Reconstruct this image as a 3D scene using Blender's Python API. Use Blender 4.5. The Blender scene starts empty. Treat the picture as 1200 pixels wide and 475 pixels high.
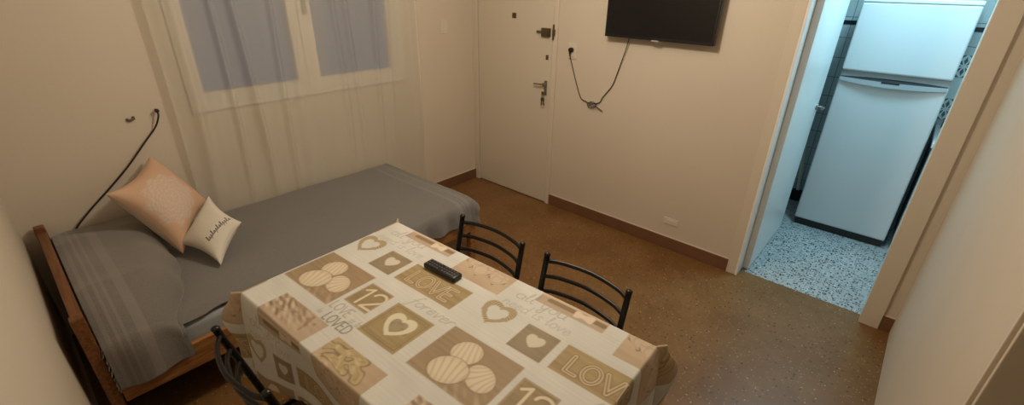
import bpy, bmesh, math, random
import numpy as np
from mathutils import Vector, Matrix
random.seed(7)
S = bpy.context.scene
C = S.collection
PI = math.pi

# ------------------------------------------------------------------ camera
cam_d = bpy.data.cameras.new('camera'); cam = bpy.data.objects.new('camera', cam_d); C.objects.link(cam)
YAW, PITCH, ROLL, FPX = 2.28844, 0.45006, 0.018747, 537.46
cam_d.sensor_width = 36.0; cam_d.sensor_fit = 'HORIZONTAL'; cam_d.lens = FPX*36/1200; cam_d.clip_start = 0.01
f = Vector((math.cos(YAW)*math.cos(PITCH), math.sin(YAW)*math.cos(PITCH), -math.sin(PITCH)))
r = f.cross(Vector((0,0,1))).normalized(); u = r.cross(f)
r2 = math.cos(ROLL)*r + math.sin(ROLL)*u; u2 = -math.sin(ROLL)*r + math.cos(ROLL)*u
m = Matrix((r2, u2, -f)).transposed().to_4x4(); m.translation = Vector((3.0484, -2.9567, 1.76))
cam.matrix_world = m
S.camera = cam

# ------------------------------------------------------------------ world, lights, exposure
w = bpy.data.worlds.new('dusk'); S.world = w; w.use_nodes = True
w.node_tree.nodes['Background'].inputs[0].default_value = (.085, .092, .115, 1)
w.node_tree.nodes['Background'].inputs[1].default_value = 1.0
S.view_settings.view_transform = 'Standard'; S.view_settings.look = 'None'
S.view_settings.exposure = 0.0; S.view_settings.gamma = 1.0; S.view_settings.use_curve_mapping = False
def lamp(name, kind, loc, power, color, size):
    d = bpy.data.lights.new(name, kind); d.energy = power; d.color = color
    if kind == 'POINT': d.shadow_soft_size = size
    else: d.size = size
    o = bpy.data.objects.new(name, d); o.location = loc; C.objects.link(o); return o
lamp('room_lamp_light', 'POINT', (1.75, -1.45, 2.25), 52, (1, .87, .70), .09)
lamp('kitchen_lamp_light', 'AREA', (2.98, .58, 2.45), 27, (.43, .82, 1), .4)

# ------------------------------------------------------------------ materials
def mat(name, col, rough=.6, metal=0, bump=0, bscale=200, spec=.5, var=0, vscale=3, col2=None, sheen=0, coat=0):
    M = bpy.data.materials.new(name); M.use_nodes = True
    nt = M.node_tree; N = nt.nodes; L = nt.links; b = N['Principled BSDF']
    b.inputs['Base Color'].default_value = (*col, 1); b.inputs['Roughness'].default_value = rough
    b.inputs['Metallic'].default_value = metal; b.inputs['Specular IOR Level'].default_value = spec
    b.inputs['Sheen Weight'].default_value = sheen; b.inputs['Coat Weight'].default_value = coat
    tc = N.new('ShaderNodeTexCoord')
    if var or col2:
        n = N.new('ShaderNodeTexNoise'); n.inputs['Scale'].default_value = vscale; n.inputs['Detail'].default_value = 6
        L.new(tc.outputs['Object'], n.inputs['Vector'])
        mx = N.new('ShaderNodeMix'); mx.data_type = 'RGBA'
        mx.inputs[6].default_value = (*col, 1)
        c2 = col2 or tuple(c*(1-var) for c in col)
        mx.inputs[7].default_value = (*c2, 1)
        rp = N.new('ShaderNodeMapRange'); rp.inputs[1].default_value = .35; rp.inputs[2].default_value = .65
        L.new(n.outputs['Fac'], rp.inputs[0]); L.new(rp.outputs[0], mx.inputs[0]); L.new(mx.outputs[2], b.inputs['Base Color'])
    if bump:
        n = N.new('ShaderNodeTexNoise'); n.inputs['Scale'].default_value = bscale; n.inputs['Detail'].default_value = 4
        L.new(tc.outputs['Object'], n.inputs['Vector'])
        bp = N.new('ShaderNodeBump'); bp.inputs['Strength'].default_value = bump; bp.inputs['Distance'].default_value = .01
        L.new(n.outputs['Fac'], bp.inputs['Height']); L.new(bp.outputs[0], b.inputs['Normal'])
    return M
def chips(name, base, base2, chiplist, rough=.35):
    """polished terrazzo: base with cloudy variation and layers of stone chips (scale, threshold, colour)"""
    M = bpy.data.materials.new(name); M.use_nodes = True
    nt = M.node_tree; N = nt.nodes; L = nt.links; b = N['Principled BSDF']; b.inputs['Roughness'].default_value = rough
    tc = N.new('ShaderNodeTexCoord')
    n = N.new('ShaderNodeTexNoise'); n.inputs['Scale'].default_value = 2.3; n.inputs['Detail'].default_value = 8; n.inputs['Roughness'].default_value = .7
    L.new(tc.outputs['Object'], n.inputs['Vector'])
    mx = N.new('ShaderNodeMix'); mx.data_type = 'RGBA'; mx.inputs[6].default_value = (*base, 1); mx.inputs[7].default_value = (*base2, 1)
    rp = N.new('ShaderNodeMapRange'); rp.inputs[1].default_value = .35; rp.inputs[2].default_value = .65
    L.new(n.outputs['Fac'], rp.inputs[0]); L.new(rp.outputs[0], mx.inputs[0]); last = mx.outputs[2]
    for sc, th, amt, col in chiplist:
        v = N.new('ShaderNodeTexVoronoi'); v.inputs['Scale'].default_value = sc; L.new(tc.outputs['Object'], v.inputs['Vector'])
        sp = N.new('ShaderNodeSeparateColor'); L.new(v.outputs['Color'], sp.inputs[0])
        gt = N.new('ShaderNodeMath'); gt.operation = 'LESS_THAN'; gt.inputs[1].default_value = amt; L.new(sp.outputs[0], gt.inputs[0])
        ns = N.new('ShaderNodeTexNoise'); ns.inputs['Scale'].default_value = sc*1.5; L.new(tc.outputs['Object'], ns.inputs['Vector'])
        ad = N.new('ShaderNodeMath'); ad.operation = 'MULTIPLY_ADD'; ad.inputs[1].default_value = .5; L.new(ns.outputs['Fac'], ad.inputs[0]); L.new(v.outputs['Distance'], ad.inputs[2])
        lt = N.new('ShaderNodeMath'); lt.operation = 'LESS_THAN'; lt.inputs[1].default_value = th+.25; L.new(ad.outputs[0], lt.inputs[0])
        mu = N.new('ShaderNodeMath'); mu.operation = 'MULTIPLY'; L.new(gt.outputs[0], mu.inputs[0]); L.new(lt.outputs[0], mu.inputs[1])
        m2 = N.new('ShaderNodeMix'); m2.data_type = 'RGBA'; m2.inputs[7].default_value = (*col, 1)
        L.new(mu.outputs[0], m2.inputs[0]); L.new(last, m2.inputs[6]); last = m2.outputs[2]
    L.new(last, b.inputs['Base Color'])
    return M
def wood(name, c1, c2, axis='X', scale=6, rough=.45):
    M = bpy.data.materials.new(name); M.use_nodes = True
    nt = M.node_tree; N = nt.nodes; L = nt.links; b = N['Principled BSDF']; b.inputs['Roughness'].default_value = rough
    tc = N.new('ShaderNodeTexCoord'); mp = N.new('ShaderNodeMapping')
    s = {'X': (1, 14, 14), 'Y': (14, 1, 14), 'Z': (14, 14, 1)}[axis]; mp.inputs['Scale'].default_value = s
    L.new(tc.outputs['Object'], mp.inputs['Vector'])
    n = N.new('ShaderNodeTexNoise'); n.inputs['Scale'].default_value = scale; n.inputs['Detail'].default_value = 6; n.inputs['Distortion'].default_value = .6
    L.new(mp.outputs[0], n.inputs['Vector'])
    cr = N.new('ShaderNodeValToRGB'); cr.color_ramp.elements[0].position = .35; cr.color_ramp.elements[1].position = .7
    cr.color_ramp.elements[0].color = (*c1, 1); cr.color_ramp.elements[1].color = (*c2, 1)
    L.new(n.outputs['Fac'], cr.inputs[0]); L.new(cr.outputs[0], b.inputs['Base Color'])
    return M

M = {}
M['wall'] = mat('wall_paint', (.64, .56, .455), .55, bump=.05, bscale=60, var=.04, vscale=1.5)
M['ceiling'] = mat('ceiling_paint', (.66, .60, .52), .7)
M['trim'] = mat('trim_paint', (.66, .58, .47), .35, bump=.02, bscale=40)
M['door'] = mat('door_paint', (.64, .57, .46), .38, bump=.03, bscale=20)
M['blue_white'] = mat('kitchen_door_paint', (.82, .83, .82), .3)
M['floor'] = chips('brown_terrazzo', (.150, .068, .018), (.215, .110, .038), [(75, .28, .30, (.29, .165, .07)), (45, .27, .25, (.095, .042, .014)), (60, .19, .12, (.46, .34, .20))], .36)
M['floor'].node_tree.nodes['Principled BSDF'].inputs['Specular IOR Level'].default_value = .4
M['kfloor'] = chips('white_terrazzo', (.42, .43, .42), (.34, .35, .35), [(75, .42, .55, (.16, .19, .20)), (62, .42, .45, (.03, .045, .05)), (80, .34, .22, (.62, .63, .6))], .3)
M['base'] = chips('baseboard_stone', (.20, .095, .05), (.15, .07, .035), [(120, .15, .4, (.26, .14, .08))], .35)
M['pvc'] = mat('window_frame_white', (.69, .64, .55), .35)
M['black'] = mat('black_enamel', (.004, .004, .004), .3, spec=.35)
M['rubber'] = mat('black_rubber', (.01, .01, .01), .6)
M['screen'] = mat('screen_glass', (.004, .004, .005), .22)
M['tvplastic'] = mat('black_plastic', (.007, .007, .008), .35)
M['brass'] = mat('aged_brass', (.16, .12, .065), .42, metal=.8)
M['steel'] = mat('brushed_steel', (.30, .28, .25), .35, metal=.9)
M['plastic'] = mat('white_plastic', (.67, .60, .50), .4)
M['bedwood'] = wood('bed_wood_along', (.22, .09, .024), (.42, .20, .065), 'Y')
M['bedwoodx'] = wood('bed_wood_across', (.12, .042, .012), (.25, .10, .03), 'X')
M['sheet'] = mat('sheet_cotton', (.34, .37, .385), .85, bump=.1, bscale=90)
M['fridge'] = mat('fridge_enamel', (.62, .64, .65), .35, bump=.04, bscale=120)
M['fgrey'] = mat('fridge_handle_plastic', (.33, .35, .36), .3)
M['dark'] = mat('dark_plastic', (.02, .02, .022), .5)
M['counter'] = mat('countertop', (.7, .7, .68), .3)
M['cabinet'] = mat('cabinet_laminate', (.35, .42, .45), .5)
M['orange'] = mat('peach_fabric', (.62, .42, .29), .9, bump=.15, bscale=150, var=.08, vscale=6)
M['cream'] = mat('cream_fabric', (.58, .50, .40), .9, bump=.15, bscale=150)
M['lace'] = mat('lace_print', (.66, .45, .33), .9)
M['white_fab'] = mat('white_fabric', (.68, .63, .55), .9, bump=.15, bscale=120)
M['ink'] = mat('ink_print', (.03, .03, .03), .8)
M['tablewood'] = wood('table_wood', (.12, .06, .03), (.22, .12, .06), 'X')
M['seat'] = mat('seat_vinyl', (.02, .018, .016), .5, bump=.1, bscale=150)
M['cable'] = mat('cable_black', (.012, .011, .01), .5)
M['buttons'] = mat('remote_buttons', (.12, .12, .12), .5)
M['bristle'] = mat('broom_bristle', (.02, .015, .03), .8)
M['plaster'] = mat('exposed_plaster', (.12, .08, .05), .9)

# frosted glass
g = bpy.data.materials.new('frosted_glass'); g.use_nodes = True; b = g.node_tree.nodes['Principled BSDF']
b.inputs['Base Color'].default_value = (.8, .82, .88, 1); b.inputs['Roughness'].default_value = .5; b.inputs['Transmission Weight'].default_value = 1; b.inputs['IOR'].default_value = 1.1
M['glass'] = g
# sheer curtain
g = bpy.data.materials.new('sheer_voile'); g.use_nodes = True; N = g.node_tree.nodes; L = g.node_tree.links; N.clear()
out = N.new('ShaderNodeOutputMaterial'); tr = N.new('ShaderNodeBsdfTransparent'); df = N.new('ShaderNodeBsdfDiffuse'); tl = N.new('ShaderNodeBsdfTranslucent')
df.inputs[0].default_value = (.80, .76, .67, 1); tl.inputs[0].default_value = (.80, .76, .67, 1)
a = N.new('ShaderNodeMixShader'); a.inputs[0].default_value = .35; L.new(df.outputs[0], a.inputs[1]); L.new(tl.outputs[0], a.inputs[2])
c = N.new('ShaderNodeMixShader'); c.inputs[0].default_value = .48; L.new(tr.outputs[0], c.inputs[1]); L.new(a.outputs[0], c.inputs[2]); L.new(c.outputs[0], out.inputs[0])
M['sheer'] = g
# vertex-colour print materials
def vcol_mat(name, rough, bump=0, bscale=300):
    mm = mat(name, (1, 1, 1), rough, bump=bump, bscale=bscale); nt = mm.node_tree
    at = nt.nodes.new('ShaderNodeAttribute'); at.attribute_name = 'print'; nt.links.new(at.outputs['Color'], nt.nodes['Principled BSDF'].inputs['Base Color']); return mm
M['oilcloth'] = vcol_mat('printed_oilcloth', .6)
M['oilcloth'].node_tree.nodes['Principled BSDF'].inputs['Specular IOR Level'].default_value = .3
# woven grey throw with stripes running across at given Y positions
def throw_mat(name, stripes, base=(.165, .157, .148), lite=(.205, .197, .186)):
    mm = mat(name, base, .95, bump=.25, bscale=260, sheen=.3); nt = mm.node_tree; N = nt.nodes; L = nt.links; b = N['Principled BSDF']
    tc = N.new('ShaderNodeTexCoord'); sx = N.new('ShaderNodeSeparateXYZ'); L.new(tc.outputs['UV'], sx.inputs[0])
    last = None
    for s0, s1 in stripes:
        g1 = N.new('ShaderNodeMath'); g1.operation = 'GREATER_THAN'; g1.inputs[1].default_value = s0; L.new(sx.outputs[1], g1.inputs[0])
        g2 = N.new('ShaderNodeMath'); g2.operation = 'LESS_THAN'; g2.inputs[1].default_value = s1; L.new(sx.outputs[1], g2.inputs[0])
        mu = N.new('ShaderNodeMath'); mu.operation = 'MULTIPLY'; L.new(g1.outputs[0], mu.inputs[0]); L.new(g2.outputs[0], mu.inputs[1])
        if last is None: last = mu.outputs[0]
        else:
            ad = N.new('ShaderNodeMath'); ad.operation = 'ADD'; L.new(last, ad.inputs[0]); L.new(mu.outputs[0], ad.inputs[1]); last = ad.outputs[0]
    n = N.new('ShaderNodeTexNoise'); n.inputs['Scale'].default_value = 140; n.inputs['Detail'].default_value = 3; L.new(tc.outputs['Object'], n.inputs['Vector'])
    m1 = N.new('ShaderNodeMix'); m1.data_type = 'RGBA'; m1.inputs[6].default_value = (*[c*.8 for c in base], 1); m1.inputs[7].default_value = (*[c*1.25 for c in base], 1); L.new(n.outputs['Fac'], m1.inputs[0])
    m2 = N.new('ShaderNodeMix'); m2.data_type = 'RGBA'; m2.inputs[7].default_value = (*lite, 1); L.new(last, m2.inputs[0]); L.new(m1.outputs[2], m2.inputs[6])
    L.new(m2.outputs[2], b.inputs['Base Color']); return mm

# ------------------------------------------------------------------ builders
def obj(name, bm, m, parent=None, smooth=False, kind=None):
    me = bpy.data.meshes.new(name)
    if isinstance(bm, bmesh.types.BMesh): bm.normal_update(); bm.to_mesh(me); bm.free()
    else: me = bm
    for x in (m if isinstance(m, (list, tuple)) else [m]): me.materials.append(x)
    if smooth:
        me.polygons.foreach_set('use_smooth', [True]*len(me.polygons))
    o = bpy.data.objects.new(name, me); C.objects.link(o)
    if parent is not None: o.parent = parent
    if kind: o['kind'] = kind
    return o
def struct(name, bm, m): return obj(name, bm, m, kind='structure')
def tag(o, label, cat, group=None):
    o['label'] = label; o['category'] = cat
    if group: o['group'] = group
    return o
def thing(name, loc, label, cat, group=None, rz=0):
    o = bpy.data.objects.new(name, None); o.empty_display_size = .05; C.objects.link(o); o.location = loc; o.rotation_euler = (0, 0, rz)
    return tag(o, label, cat, group)
def bx(bm, x0, x1, y0, y1, z0, z1, bev=0, seg=2, mi=0):
    t = bmesh.new(); bmesh.ops.create_cube(t, size=1)
    for v in t.verts: v.co = Vector((x0+(v.co.x+.5)*(x1-x0), y0+(v.co.y+.5)*(y1-y0), z0+(v.co.z+.5)*(z1-z0)))
    if bev: bmesh.ops.bevel(t, geom=t.edges[:], offset=bev, segments=seg, affect='EDGES', profile=.5)
    for fc in t.faces: fc.material_index = mi
    join(bm, t)
def join(bm, t):
    vm = {v: bm.verts.new(v.co) for v in t.verts}
    for fc in t.faces:
        try:
            nf = bm.faces.new([vm[v] for v in fc.verts]); nf.material_index = fc.material_index; nf.smooth = fc.smooth
        except ValueError: pass
    t.free()
def BX(*a, **k):
    bm = bmesh.new(); bx(bm, *a, **k); return bm
def spline(pts, n=8):
    P = [Vector(p) for p in pts]; P = [P[0]*2-P[1]] + P + [P[-1]*2-P[-2]]; o = []
    for i in range(1, len(P)-2):
        for k in range(n):
            t = k/n; p0, p1, p2, p3 = P[i-1:i+3]
            o.append(.5*((2*p1)+(-p0+p2)*t+(2*p0-5*p1+4*p2-p3)*t*t+(-p0+3*p1-3*p2+p3)*t**3))
    o.append(P[-2]); return o
def tube(bm, pts, rad, seg=10, smoothpath=0, flat=1.0, flatdir=(0, 0, 1)):
    P = spline(pts, smoothpath) if smoothpath else [Vector(p) for p in pts]
    n = len(P); rads = list(np.interp(np.linspace(0, 1, n), np.linspace(0, 1, len(rad)), rad)) if isinstance(rad, (list, tuple)) else [rad]*n; rings = []
    up = None
    for i, p in enumerate(P):
        t = ((P[min(i+1, n-1)]-P[max(i-1, 0)])).normalized()
        if up is None: up = Vector((0, 0, 1)) if abs(t.z) < .9 else Vector((1, 0, 0))
        a = t.cross(up).normalized(); b_ = a.cross(t).normalized(); up = b_
        rings.append([bm.verts.new(p + (a*math.cos(q) + b_*math.sin(q)*flat)*rads[i]) for q in (2*PI*k/seg for k in range(seg))])
    for i in range(n-1):
        for k in range(seg):
            fc = bm.faces.new((rings[i][k], rings[i][(k+1) % seg], rings[i+1][(k+1) % seg], rings[i+1][k])); fc.smooth = True
    for rg, s in ((rings[0], 1), (rings[-1], -1)):
        fc = bm.faces.new(rg if s > 0 else rg[::-1])
def ball(bm, c, r_, sx=1, sy=1, sz=1, seg=16):
    t = bmesh.new(); bmesh.ops.create_uvsphere(t, u_segments=seg, v_segments=seg//2, radius=r_)
    for v in t.verts: v.co = Vector((v.co.x*sx, v.co.y*sy, v.co.z*sz)) + Vector(c)
    for fc in t.faces: fc.smooth = True
    join(bm, t)
def disc(bm, c, r_, depth, axis='Y', seg=24, bev=0):
    t = bmesh.new(); bmesh.ops.create_cone(t, cap_ends=True, segments=seg, radius1=r_, radius2=r_, depth=depth)
    if bev: bmesh.ops.bevel(t, geom=[e for e in t.edges if abs(e.verts[0].co.z-e.verts[1].co.z) < 1e-6], offset=bev, segments=2, affect='EDGES')
    R_ = {'Y': Matrix.Rotation(PI/2, 4, 'X'), 'X': Matrix.Rotation(PI/2, 4, 'Y'), 'Z': Matrix.Identity(4)}[axis]
    for v in t.verts: v.co = R_ @ v.co + Vector(c)
    join(bm, t)
def gridmesh(name, P, uv=None, col=None):
    """P: (n,m,3) array -> mesh"""
    n, k = P.shape[:2]; me = bpy.data.meshes.new(name)
    me.vertices.add(n*k); me.vertices.foreach_set('co', P.astype(np.float32).ravel())
    i = np.arange((n-1)*(k-1)); a = (i//(k-1))*k + i % (k-1)
    q = np.stack([a, a+1, a+k+1, a+k], 1).astype(np.int32)
    me.loops.add(q.size); me.loops.foreach_set('vertex_index', q.ravel())
    me.polygons.add(len(q)); me.polygons.foreach_set('loop_start', (np.arange(len(q))*4).astype(np.int32)); me.polygons.foreach_set('loop_total', np.full(len(q), 4, np.int32))
    me.update(calc_edges=True); me.validate()
    me.polygons.foreach_set('use_smooth', np.ones(len(q), bool))
    if uv is not None:
        l = me.uv_layers.new(name='UVMap'); l.data.foreach_set('uv', uv.reshape(-1, 2)[q.ravel()].astype(np.float32).ravel())
    if col is not None:
        at = me.color_attributes.new('print', 'FLOAT_COLOR', 'POINT')
        at.data.foreach_set('color', np.concatenate([col.reshape(-1, 3), np.ones((n*k, 1))], 1).astype(np.float32).ravel())
    return me
def solid(o, t, off=-1):
    md = o.modifiers.new('thickness', 'SOLIDIFY'); md.thickness = t; md.offset = off

# ------------------------------------------------------------------ room shell
XR, YL, H = 3.33, -3.08, 2.6
struct('floor', BX(-.12, XR+.12, YL-.1, .075, -.1, 0), M['floor'])
struct('floor', BX(XR+.12, XR+1.4, YL-.1, -1.2, -.1, 0), M['floor'])
struct('floor', BX(1.9, XR+.3, .075, 1.9, -.1, 0), M['kfloor'])
struct('ceiling', BX(-.12, XR+1.4, YL-.1, 1.95, H, H+.1), M['ceiling'])
# television wall with the kitchen opening
OX0, OX1, OZ = 2.49, 3.19, 2.08
bm = bmesh.new(); bx(bm, -.12, OX0, 0, .12, 0, H); bx(bm, OX1, XR+.12, 0, .12, 0, H); bx(bm, OX0, OX1, 0, .12, OZ, H)
struct('wall_television', bm, M['wall'])
# window wall (opening for the window)
WY0, WY1, WZ0, WZ1 = -2.235, -.77, 1.075, 2.2
bm = bmesh.new(); bx(bm, -.12, 0, YL-.1, WY0, 0, H); bx(bm, -.12, 0, WY1, 0, 0, H); bx(bm, -.12, 0, WY0, WY1, 0, WZ0); bx(bm, -.12, 0, WY0, WY1, WZ1, H)
bx(bm, 0, .022, YL, -2.445, 0, H)
struct('wall_window', bm, M['wall'])
struct('wall_left', BX(-.12, XR+1.4, YL-.1, YL, 0, H), M['wall'])
RY0, RY1 = -1.80, -2.62
bm = bmesh.new(); bx(bm, XR, XR+.12, RY0, 0, 0, H); bx(bm, XR, XR+.12, YL, RY1, 0, H); bx(bm, XR, XR+.12, RY1, RY0, 2.05, H)
struct('wall_right', bm, M['wall'])
bm = bmesh.new(); bx(bm, XR+1.3, XR+1.4, YL, -1.2, 0, H); bx(bm, XR+.12, XR+1.4, -1.3, -1.2, 0, H)
struct('wall_hallway', bm, M['wall'])
# kitchen walls: white tiles, dark border row, patterned tiles
def tilemat(name):
    mm = mat(name, (.50, .55, .56), .2); nt = mm.node_tree; N = nt.nodes; L = nt.links; b = N['Principled BSDF']
    tc = N.new('ShaderNodeTexCoord'); mp = N.new('ShaderNodeMapping'); L.new(tc.outputs['Object'], mp.inputs['Vector'])
    mp.inputs['Rotation'].default_value = (PI/2, 0, 0)
    mp.inputs['Location'].default_value = (.0, .0, .0)
    br = N.new('ShaderNodeTexBrick'); br.offset = 0; br.inputs['Scale'].default_value = 1; br.inputs['Brick Width'].default_value = .155; br.inputs['Row Height'].default_value = .155
    br.inputs['Mortar Size'].default_value = .003; br.inputs['Color1'].default_value = (.50, .55, .56, 1); br.inputs['Color2'].default_value = (.52, .57, .58, 1); br.inputs['Mortar'].default_value = (.2, .23, .24, 1)
    L.new(mp.outputs[0], br.inputs['Vector']); L.new(br.outputs['Color'], b.inputs['Base Color']); return mm
M['tiles'] = tilemat('white_wall_tiles')
M['tileblack'] = mat('black_border_tiles', (.012, .02, .03), .2)
KB = 1.75
bm = bmesh.new(); bx(bm, 1.9, XR+.3, KB, KB+.1, 0, H); struct('wall_kitchen_back', bm, M['tiles'])
bm = bmesh.new(); bx(bm, 1.9, 2.0, .12, KB, 0, H); struct('wall_kitchen_left', bm, M['tiles'])
bm = bmesh.new(); bx(bm, XR+.2, XR+.3, .12, KB, 0, H); struct('wall_kitchen_right', bm, M['tiles'])
struct('trim_1', BX(2.0, XR+.2, KB-.006, KB, 1.495, 1.525), M['tileblack'])
# patterned tiles on the right of the back wall
dk = mat('tile_pattern_blue', (.10, .15, .18), .25); wt = mat('tile_glaze_white', (.72, .76, .76), .2)
for i, z0 in enumerate((.875, 1.185)):
    bm = bmesh.new(); x0 = 3.155
    for c_ in range(2):
        xx = x0 + c_*.155
        bx(bm, xx+.002, xx+.153, KB-.007, KB-.001, z0, z0+.152)
        for sx in (0, 1):
            for sz in (0, 1):
                cx, cz = xx+.002+sx*.151, z0+sz*.152; d = .07
                vs = [bm.verts.new((cx, KB-.0075, cz)), bm.verts.new((cx+(d if not sx else -d), KB-.0075, cz)), bm.verts.new((cx, KB-.0075, cz+(d if not sz else -d)))]
                fc = bm.faces.new(vs); fc.material_index = 1
        for k in range(8):
            a = k*PI/4; cx, cz = xx+.077, z0+.076; R1 = .066
            p = [(cx+.012*math.cos(a), cz+.012*math.sin(a)), (cx+R1*.6*math.cos(a-.28), cz+R1*.6*math.sin(a-.28)), (cx+R1*math.cos(a), cz+R1*math.sin(a)), (cx+R1*.6*math.cos(a+.28), cz+R1*.6*math.sin(a+.28))]
            fc = bm.faces.new([bm.verts.new((q[0], KB-.0075, q[1])) for q in p]); fc.material_index = 1
    struct('trim_2' if i == 0 else 'trim_3', bm, [wt, dk])
struct('trim_4', BX(3.155, 3.46, KB-.007, KB-.001, 1.03, 1.182), wt)

# casings of the kitchen opening
bm = bmesh.new()
bx(bm, 2.425, 2.482, -.014, 0, 0, OZ+.06, .003); bx(bm, OX1-.007, OX1, .002, .12, 0, OZ); bx(bm, OX1-.007, 3.275, -.016, 0.002, 0, OZ+.06, .001); bx(bm, 2.425, 3.275, -.014, 0, OZ+.012, OZ+.075, .003)
struct('trim_5', bm, M['trim'])
bm = bmesh.new(); bx(bm, OX0-.008, OX0+.006, -.016, .12, 0, OZ, .001); bx(bm, OX0, OX1, -.001, .12, OZ-.01, OZ)
struct('trim_6', bm, M['blue_white'])
# right doorway lining and casing
bm = bmesh.new(); bx(bm, XR-.004, XR+.13, RY0-.012, RY0+.004, 0, 2.05, .002); bx(bm, XR+.11, XR+.15, RY0-.03, RY0-.0, 0, 2.05, .004)
bx(bm, XR-.012, XR, RY0, RY0+.012, 0, 2.06, .002)
struct('trim_7', bm, M['trim'])
# baseboards with a thin plaster lip on top
def base(name, x0, x1, y0, y1, lip):
    bm = bmesh.new(); bx(bm, x0, x1, y0, y1, 0, .092, .002); o = struct(name, bm, M['base'])
    q = BX(*lip, .092, .097); obj('lip', q, M['trim'], o)
base('baseboard_television', .9, 2.423, -.012, 0, (.9, 2.423, -.006, 0))
base('baseboard_window', 0, .012, -2.44, 0, (0, .006, -2.44, 0))
base('baseboard_corner', 3.277, XR, -.012, 0, (3.277, XR, -.006, 0))

# ------------------------------------------------------------------ window
bm = bmesh.new(); bx(bm, -.06, .012, WY0, WY1, WZ0, WZ0+.045, .003); bx(bm, -.06, .012, WY0, WY1, WZ1-.045, WZ1, .003); bx(bm, -.06, .012, WY0, WY0+.045, WZ0+.045, WZ1-.045); bx(bm, -.06, .012, WY1-.045, WY1, WZ0+.045, WZ1-.045)
win = struct('window_1', bm, M['pvc'])
for n_, (a0, a1, px0, px1) in enumerate(((-2.192, -1.535, -2.152, -1.597), (-1.533, -.812, -1.449, -.888))):
    bm = bmesh.new(); X0, X1 = (-.045, .0) if n_ == 0 else (-.04, .006)
    bx(bm, X0, X1, a0, px0, 1.1205, 2.155); bx(bm, X0, X1, px1, a1, 1.1205, 2.155); bx(bm, X0, X1, px0, px1, 1.1205, 1.155); bx(bm, X0, X1, px0, px1, 2.12, 2.155)
    s_ = obj('sash', bm, M['pvc'], win)
    obj('pane', BX(-.026, -.022, px0-.005, px1+.005, 1.15, 2.125), M['glass'], s_)
obj('sash_handle', BX(.006, .03, -1.505, -1.482, 1.55, 1.64, .005), M['steel'], win)
obj('sill', BX(-.06, .016, WY0, WY1, WZ0-.024, WZ0, .004), M['pvc'], win)

# ------------------------------------------------------------------ curtain
ny, nz = 900, 60
ys = np.linspace(-2.33, -.655, ny); zs = np.linspace(.03, 2.42, nz)
Y, Z = np.meshgrid(ys, zs, indexing='ij')
rs = np.random.RandomState(3); ph = rs.rand(12)*6.28
fold = np.zeros_like(Y)
for c_, wd, am in ((-2.23, .03, .04), (-2.05, .018, .045), (-1.9, .022, .05), (-1.70, .018, .05), (-1.62, .03, .03), (-1.36, .02, .04), (-1.22, .02, .045), (-1.02, .018, .05), (-.93, .03, .03), (-.72, .02, .04)):
    yc = c_ + .03*np.sin(Z*1.3+c_*9) + .012*(2.4-Z)*math.sin(c_*31)
    fold += am*np.exp(-((Y-yc)/wd)**2)
fold += .010*np.sin(Y*15+.5*Z+ph[0]) + .004*np.sin(Y*41+.7*Z+ph[1]) + .0012*np.sin(Y*90-.9*Z)
kz = np.clip((Z-.45)/.5, 0, 1)
Xc = .034 + .022*kz + fold*(.75+.25*np.sin(Z*2+Y*3))*(.32+.68*kz)
Yc = Y + .004*np.sin(Z*3+Y*20)
cu = obj('curtain', gridmesh('curtain', np.stack([Xc, Yc, Z], -1)), M['sheer'])
tag(cu, 'sheer white curtain hanging over the window behind the bed', 'curtain')
rod = bmesh.new(); tube(rod, [(.075, -2.42, 2.44), (.075, -.58, 2.44)], .011); ball(rod, (.075, -2.43, 2.44), .02); ball(rod, (.075, -.57, 2.44), .02)
for yy in (-2.3, -.68): bx(rod, 0, .08, yy-.008, yy+.008, 2.43, 2.45)
tag(obj('curtain_rod', rod, M['pvc']), 'white curtain rod over the window', 'curtain rod')

# ------------------------------------------------------------------ entrance door
bm = bmesh.new(); bx(bm, .062, .858, -.014, .03, .008, 2.06, .002)
door = struct('door_1', bm, M['door'])
bm = bmesh.new(); bx(bm, .0, .056, -.024, 0, 0, 2.12, .003); bx(bm, .863, .9, -.02, 0, 0, 2.12, .003); bx(bm, 0, .9, -.02, 0, 2.07, 2.12, .003)
struct('trim_8', bm, M['trim'])
# lever handle with backplate
bm = bmesh.new(); bx(bm, .800, .826, -.020, -.012, .94, 1.055, .003); pl = obj('lock_plate', bm, M['steel'], door)
bm = bmesh.new(); disc(bm, (.812, -.03, 1.028), .013, .035); tube(bm, [(.812, -.046, 1.028), (.79, -.05, 1.028), (.715, -.05, 1.024)], [.009, .008, .007], smoothpath=4, flat=.8); obj('handle', bm, M['steel'], door)
bm = bmesh.new(); bx(bm, .762, .838, -.042, -.012, 1.385, 1.445, .004); bx(bm, .772, .828, -.047, -.042, 1.395, 1.435, .003); bolt = obj('deadbolt', bm, M['brass'], door)
bm = bmesh.new(); tube(bm, [(.764, -.03, 1.415), (.735, -.03, 1.415)], .006); bx(bm, .712, .742, -.036, -.024, 1.406, 1.424, .004); obj('thumb_turn', bm, M['brass'], bolt)
bm = bmesh.new(); bx(bm, .862, .874, -.03, -.018, 1.365, 1.475, .002); bx(bm, .866, .884, -.04, -.02, 1.395, 1.44, .003); obj('strike_plate', bm, M['brass'], door)
obj('cylinder_plate', BX(.802, .826, -.02, -.012, 1.215, 1.25, .003), M['brass'], door)
bm = bmesh.new(); bx(bm, .448, .488, -.02, -.012, 1.495, 1.535, .003); disc(bm, (.468, -.022, 1.515), .008, .006); obj('peephole_cover', bm, M['brass'], door)
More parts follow.
